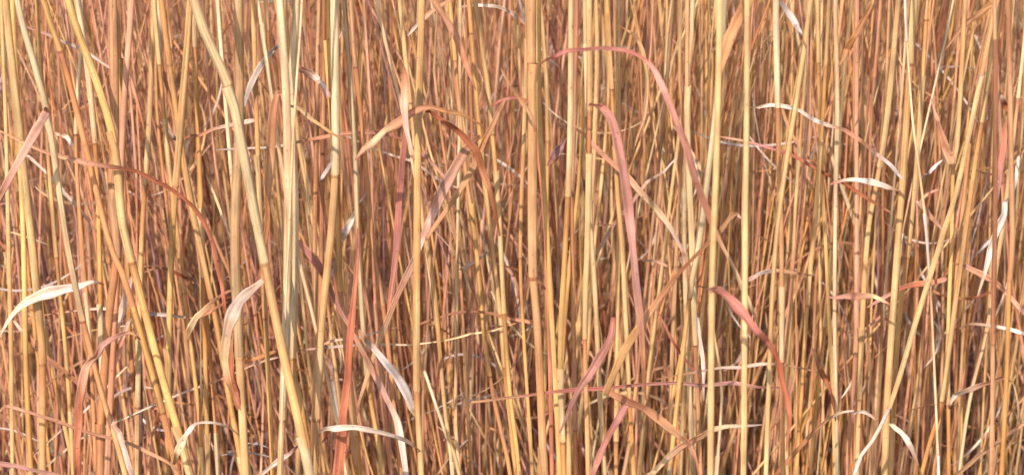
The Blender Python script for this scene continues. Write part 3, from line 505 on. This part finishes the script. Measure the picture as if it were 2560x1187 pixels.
Lf('small grey-white scrap slanting between thin stalks at upper left', 1.60, ['white', 'grey'], [(398, 302, 4), (410, 315, 9), (430, 338, 9), (444, 355, 4)])
Lf('small cream scrap behind the club-shaped sheath', 1.60, ['pinktan', 'white', 'white'], [(135, 330, 4), (152, 340, 9), (175, 355, 11), (196, 370, 5)])
Lf('grey leaf scrap hanging beside the thick pale yellow stalk', 1.52, ['grey', 'grey', 'grey'], [(829, 405, 4), (818, 425, 9), (806, 445, 8), (798, 460, 3)])
Lf('grey-white leaf standing behind the pale grey stalk at mid height', 1.54, ['grey', 'white', 'grey'], [(846, 612, 6), (858, 590, 13), (872, 565, 14), (886, 540, 10), (894, 522, 4)])
Lf('lilac-grey pointed leaf under the pink-red diagonal leaf', 1.45, ['grey', 'grey', 'purple'], [(821, 708, 3), (825, 690, 11), (831, 668, 14), (837, 642, 4)])
Lf('brown thin leaf bowed over left of the thick orange-tan stalk', 1.46, ['rust', 'rose', 'rust', 'brown'], [(1228, 262, 4), (1255, 250, 7), (1285, 247, 8), (1315, 253, 8), (1345, 268, 4)])
Lf('tan thin leaf slanting down across the thick orange-tan stalk', 1.36, ['tan', 'tan', 'brown'], [(1255, 170, 5), (1280, 220, 9), (1308, 265, 10), (1330, 292, 8), (1340, 330, 4)])
Lf('white scrap of leaf among fine stems right of the drooping pink leaf', 1.60, ['white', 'pinktan'], [(1612, 648, 4), (1640, 655, 7), (1672, 668, 4)])
#L_END

# ------------------------------------------------------------------ the thicket behind: single stalks
rg = random.Random(5)
def lean_at(x): return np.interp(x, [-.5, -.2, 0, .2, .5], [.10, .08, .01, -.05, -.06])   # dx per metre downwards
TONES = [('golden', 'gold', 'straw', 4), ('straw-pale', 'straw', 'straw', 2), ('tan', 'tan', 'tan', 6), ('orange-brown', 'orange', 'amber', 5),
         ('pinkish', 'pinktan', 'pinktan', 4), ('brown', 'umber', 'clay', 7), ('cream', 'cream', 'cream', 1)]
TW = [t[3] for t in TONES]
def path(x, y, slope, z0, z1, r, curve=.02):
    a, ph = r.uniform(-curve, curve), r.uniform(0, 6)
    zs = np.arange(z0, z1, .022); s = (zs - z0) / (z1 - z0)
    kn = np.linspace(z0, z1, 7); kx = np.interp(zs, kn, [r.gauss(0, .0035) for _ in kn])
    P = np.stack([kx + x - slope * (zs - .35) + a * np.sin(math.pi * s) + .003 * np.sin(zs * 11 + ph), y + r.uniform(-.05, .05) * (zs - .3) + .004 * np.sin(zs * 9 + ph), zs], 1)
    return P

LAND = [(5, 500, 'the left edge of the picture'), (60, 380, 'the rolled pink leaf at far left'), (140, 730, 'the cream-white sweeping leaf at left'), (207, 815, 'the dark joint under the grey-green sheath'),
    (157, 147, 'the dark joint near the top left'), (238, 375, 'the club-shaped pale sheath at left'), (281, 485, 'the upper dark joint of the left bundle'), (291, 635, 'the lower dark joint of the left bundle'),
    (200, 1020, 'the hooked orange-red leaf'), (310, 835, 'the crest of the hooked leaf'), (402, 162, 'the short cream sheath at top left'), (437, 478, 'the joint beside the long rust leaf'),
    (526, 600, 'the steep end of the long rust leaf'), (490, 797, 'the withered beige leaf'), (515, 1057, 'the white looped leaf near the bottom'), (572, 218, 'the upper joint of the long slanting stalk'),
    (580, 790, 'the big white arched leaf'), (599, 150, 'the broad grey-green stalk at top'), (655, 160, 'the grey-white curved leaf tip'), (678, 350, 'the brown-orange folded leaf'), (706, 1027, 'the low joint of the bright pair'),
    (735, 455, 'the bright pale pair'), (802, 212, 'the short pink bent leaf'), (782, 643, 'the pink-red diagonal leaf'), (837, 420, 'the joint of the thick pale yellow stalk'), (893, 1063, 'the white bow-shaped leaf'),
    (870, 900, 'the vivid orange-red upright leaf'), (921, 960, 'the joint of the pale grey stalk'), (1000, 500, 'the dull red upright blade'), (960, 330, 'the tan arched leaf'), (985, 930, 'the grey-beige streaked leaf'),
    (1042, 961, 'the joint of the single yellow stalk'), (1047, 120, 'the single straight yellow stalk'), (1135, 420, 'the long pinkish tan leaf'), (1140, 100, 'the broad beige top blade'), (1205, 420, 'the dark rust drooping leaf'),
    (1140, 1000, 'the dark knot below centre'), (1240, 790, 'the joints below the drooping leaf tip'), (1331, 170, 'the brown joint of the thick orange-tan stalk'), (1333, 690, 'the low joint of the orange-tan stalk'),
    (1372, 900, 'the red-orange narrow stalk'), (1419, 470, 'the flared joint right of centre'), (1440, 125, 'the start of the long pink arched leaf'), (1464, 837, 'the low joint under the drooping pink leaf'),
    (1500, 900, 'the short pink-red crooked leaf'), (1555, 420, 'the drooping smooth pink leaf'), (1590, 730, 'the lower drooping pink leaf'), (1513, 985, 'the sharp leaf fold'), (1612, 200, 'the brown-tan leaf curling from the top'),
    (1530, 1100, 'the mauve-pink leaf'), (1654, 740, 'the tan blade above the sharp fold'), (1700, 330, 'the steep part of the long pink leaf'), (1730, 1100, 'the broad pale leaf at the bottom'), (1737, 850, 'the pale lower sheath'),
    (1775, 725, 'the start of the folded pink leaf'), (1790, 300, 'the thick smooth straw stalk'), (1850, 540, 'the white tip of the tan blade'), (1866, 150, 'the tall smooth yellow stalk'), (1942, 255, 'the plump pale yellow sheath'),
    (1955, 950, 'the red end of the folded pink leaf'), (2000, 80, 'the grey-white tip at the top edge'), (2056, 931, 'the dark brown curled leaf'), (2090, 250, 'the bright creamy straw'), (2150, 740, 'the spindle-shaped leaf'),
    (2160, 455, 'the boat-shaped pale pink leaf'), (2135, 100, 'the orange pointed blade at top right'), (2140, 890, 'the joint of the reddish stalk'), (2228, 1007, 'the dark joint above the glaring white stem'),
    (2275, 200, 'the hair-thin white straw'), (2300, 715, 'the red-orange leaf at right'), (2324, 536, 'the pinkish white short leaf'), (2365, 358, 'the pointed pink leaf'), (2352, 1012, 'the low dark knot at right'),
    (2430, 60, 'the orange-tan blade at top right'), (2440, 965, 'the pale pink bowed leaf'), (2436, 404, 'the long golden leaning stalk'), (2490, 580, 'the steep white blade at right'), (2521, 708, 'the dark joint near the right edge'),
    (2518, 270, 'the brown leaf knob near the right edge'), (2500, 820, 'the white thin leaf at the right edge')]
USED = set()
def single_out(tone, kind, where, upright):
    """name a thing by its tone and the nearest findable thing beside it"""
    best = []
    for lx, ly, ph in LAND:
        x, y = where(ly)
        dx, dy = x - lx, (0 if upright else y - ly)
        best.append((math.hypot(dx, dy * 1.3), dx, dy, ph))
    best.sort()
    for dist, dx, dy, ph in best[:14]:
        rel = ('just left of', 'just right of')[dx > 0] if upright or abs(dx) > abs(dy) else ('just above', 'just below')[dy > 0]
        if dist > 75: rel = {'just left of': 'a little left of', 'just right of': 'a little right of', 'just above': 'a little above', 'just below': 'a little below'}[rel]
        if upright and dist < 10: rel = 'right behind'
        lab = '%s %s %s %s' % (tone, kind, rel, ph)
        if lab not in USED and len(lab.split()) <= 16: USED.add(lab); return lab
    return lab
def to_px(p):
    dy, dz = p[1], p[2] - CAM_H
    f = dy * CP - dz * SP; u = dy * SP + dz * CP
    return 1280 + FPX * p[0] / f, 593.5 - FPX * u / f
for i in range(212):
    u = (i + rg.random()) / 212
    d = 1.66 + .72 * u ** .9
    px = rg.uniform(-20, 2580)
    if px < 640 and rg.random() < .42: px = rg.uniform(1300, 2560)
    x = (px - 1280) / FPX * d * 1.02
    tone = rg.choices(TONES, [7, 5, 5, 5, 3, 3, 2] if px > 1350 else TW)[0]
    P = path(x, d, lean_at(x / d * 2.0) + rg.gauss(0, .055 if rg.random() < .86 else .2), -.005, rg.uniform(.64, .84) if rg.random() < .88 else rg.uniform(.26, .5), rg)
    n = len(P); w = rg.choice([.0015, .0019, .0023, .0027, .0032])
    rad = w * .5 * np.interp(np.arange(n) / n, [0, 1], [1.1, .65])
    idx = []; k = rg.randint(3, 9)
    while k < n - 6: idx.append(k); k += rg.randint(9, 17)
    pxs = [to_px(q) for q in P[::3]]
    lab = single_out(tone[0], 'thin rear stalk', lambda yy: (np.interp(yy, [q[1] for q in pxs][::-1], [q[0] for q in pxs][::-1]), yy), True)
    build_stalk(P, rad, jit(C[tone[1]], .15, rg), [q for q in idx if .08 < P[q][2] < .7], lab, 'thin stalks behind the front row', jit(C[tone[2]], .12, rg), sides=7, r_=rg, shf=1.2, ndark=.4)

# single leaves caught among them
rl = random.Random(8)
LT = [('white', ['white', 'white', 'pinktan'], 2), ('pink', ['pink', 'pinktan', 'rose'], 3), ('grey', ['grey', 'grey', 'white'], 3),
      ('tan', ['tan', 'pinktan', 'tan'], 5), ('rust', ['rust', 'orange', 'brown'], 3), ('cream', ['cream', 'straw', 'white'], 3)]
def free_leaf(r, c, ln, w, ang, droop, cols, buf=None):
    n = 14; t = np.linspace(0, 1, n); th = ang + droop * (t - .5) * 2
    dz = np.gradient(t) * ln
    Px = np.cumsum(np.cos(th) * dz); Pz = np.cumsum(np.sin(th) * dz)
    P = np.stack([Px - Px.mean(), .03 * np.sin(t * 3 + r.uniform(0, 6)) * ln / .15, Pz - Pz.mean()], 1)
    wd = w * np.clip(np.sin(math.pi * np.clip(t * .93 + .05, 0, 1)) ** .6, .1, 1)
    col = grad([jit(C[q], .12, r) for q in cols], t)
    b = buf or Buf()
    ribbon(b, P + (c if buf is not None else 0), wd, np.clip(col, 0, .85), r.uniform(-.6, .6) + r.uniform(-1.2, 1.2) * t, r.uniform(.1, .6), cols=5)
    return b
for i in range(165):
    d = rl.uniform(1.6, 2.5); px = rl.uniform(0, 2560); py = 1187 * rl.random() ** .5
    c = at(px, py, d)
    if c[2] < .03: continue
    tn = rl.choices(LT, [q[2] for q in LT])[0]
    b = free_leaf(rl, c, rl.uniform(.025, .085), rl.uniform(.001, .0026), rl.choice([rl.gauss(0, .45), rl.gauss(math.pi, .45), rl.gauss(-.9, .4), rl.gauss(-2.2, .4), rl.gauss(1.57, .35)]), rl.uniform(-.9, .5), tn[1])
    o = link('dry_leaf', to_mesh('dry_leaf', b, M_LEAF), None, c)
    lab = single_out(tn[0], 'thin rear leaf', lambda yy: (px, py), False)
    o['label'] = lab; o['category'] = 'leaf'; o['group'] = 'thin leaves caught among the rear stalks'

# ------------------------------------------------------------------ past counting: the depth of the thicket
rs = random.Random(21)
FT = [('gold', 4), ('straw', 3), ('tan', 6), ('orange', 4), ('pinktan', 4), ('umber', 9), ('clay', 9), ('pale', 2), ('rust', 2), ('purple', 1)]
CLUMPS = []
for i in range(560):
    cd = 1.9 + 4.4 * rs.random() ** 1.4; CLUMPS.append((rs.uniform(-1, 1) * (cd * .2 + .5), cd))
buf = Buf(); N_FAR = 12500
for i in range(N_FAR):
    u = rs.random(); d = 1.86 + 4.6 * u ** 1.45
    half = d * .20 + .55
    x = rs.uniform(-half, half); splay = 0.
    if rs.random() < .62:                       # most stems stand in clumps and splay from them
        cx, cd = rs.choice(CLUMPS); ox, oy = rs.gauss(0, .028), rs.gauss(0, .03)
        x, d, splay = cx + ox, max(1.8, cd + oy), -ox * 1.6
    gap = math.sin(x * 9 + 1.3) * math.sin(d * 7 + x * 3)
    if gap > .55 and d < 3.6 and rs.random() < .6: continue
    pq = 1280 + FPX * x / d
    if pq < 640 and d < 3.4 and rs.random() < (.72 if 40 < pq < 190 or 480 < pq < 600 else .3): continue
    z1 = rs.uniform(.5, .8)
    sl = splay + lean_at(x / d * 2) + rs.gauss(0, .075 if rs.random() < .8 else .3)
    n = 8; zs = np.linspace(-.01, z1, n); a = rs.uniform(-.035, .035)
    P = np.stack([x - sl * (zs - .3) + a * np.sin(zs / z1 * 3.1), d + rs.uniform(-.09, .09) * zs, zs], 1)
    w = rs.choice([.001, .0013, .0017, .0021, .0026]) * .5
    col = np.array(jit(C[rs.choices([q[0] for q in FT], [9, 7, 6, 6, 4, 4, 5, 3, 1, 1] if x > d * .03 else [q[1] for q in FT])[0]], .2, rs))
    k = len(buf.u); tube(buf, P, np.linspace(w * 1.1, w * .6, n), col, 5)
    buf.u[k] = buf.u[k] + np.array((rs.uniform(0, 5), rs.uniform(0, 5)))
o = link('dense_stalks', to_mesh('dense_stalks', buf, M_FAR)); o['kind'] = 'stuff'
o['label'] = 'deep mass of thin brown and straw stalks filling the background'; o['category'] = 'stalks'

buf = Buf()
for i in range(7200):
    d = 1.85 + 3.6 * rs.random() ** 1.6; half = d * .2 + .4
    x = rs.uniform(-half, half); z = .62 * rs.random() ** 1.5 + .02
    tn = rs.choices(LT, [4, 3, 2, 7, 3, 3])[0]
    k = len(buf.u)
    free_leaf(rs, np.array((x, d, z)), rs.uniform(.025, .105), rs.uniform(.0006, .0023), rs.choice([rs.gauss(0, .6), rs.gauss(-1.2, .4), rs.gauss(1.5, .4), rs.gauss(-1.9, .4)]), rs.uniform(-1.1, .7), tn[1], buf)
    buf.u[k] = buf.u[k] + np.array((rs.uniform(0, 5), rs.uniform(0, 5)))
o = link('hanging_leaves', to_mesh('hanging_leaves', buf, M_LEAF)); o['kind'] = 'stuff'
o['label'] = 'tangle of thin dead leaves hanging among the rear stalks'; o['category'] = 'leaves'

buf = Buf()
for i in range(5200):
    d = 1.3 + 4.8 * rs.random(); half = d * .2 + .5
    x = rs.uniform(-half, half); z = .004 + .05 * rs.random() ** 2
    n = 6; t = np.linspace(-.5, .5, n); ln = rs.uniform(.025, .13); th = rs.uniform(0, math.pi); cv = rs.uniform(-.9, .9)
    P = np.stack([x + np.cos(th + cv * t) * t * ln, d + np.sin(th + cv * t) * t * ln, z + rs.uniform(-.25, .25) * t * ln + .25 * ln * (t * t) * rs.random()], 1)
    w = rs.uniform(.002, .011) * np.sin(np.linspace(.35, 2.9, n))
    cols = [rs.choice(['brown', 'rust', 'tan', 'pinktan', 'pinktan', 'purple', 'white', 'tan', 'orange'])]
    k = len(buf.u)
    T, N, B = frames(P, (0, 0, 1))
    s = np.array((-1, -.35, .35, 1)); cup = rs.uniform(-.4, .4)
    v = P[:, None, :] + (w[:, None] * .5 * s[None])[:, :, None] * B[:, None, :] + (np.abs(s)[None] * cup * w[:, None])[:, :, None] * N[:, None, :]
    c = np.repeat(grad([jit(C[cols[0]], .25, rs)], np.zeros(n)), 4, 0)
    uu = np.stack(np.broadcast_arrays((s * .004)[None], np.linspace(0, ln, n)[:, None]), -1).reshape(-1, 2) + np.array((rs.uniform(0, 5), rs.uniform(0, 5)))
    buf.add(v.reshape(-1, 3), quads(n, 4, False), np.clip(c, 0, .85), uu)
o = link('leaf_litter', to_mesh('leaf_litter', buf, M_LEAF)); o['kind'] = 'stuff'
o['label'] = 'brown and pinkish dead leaf litter lying on the ground'; o['category'] = 'litter'
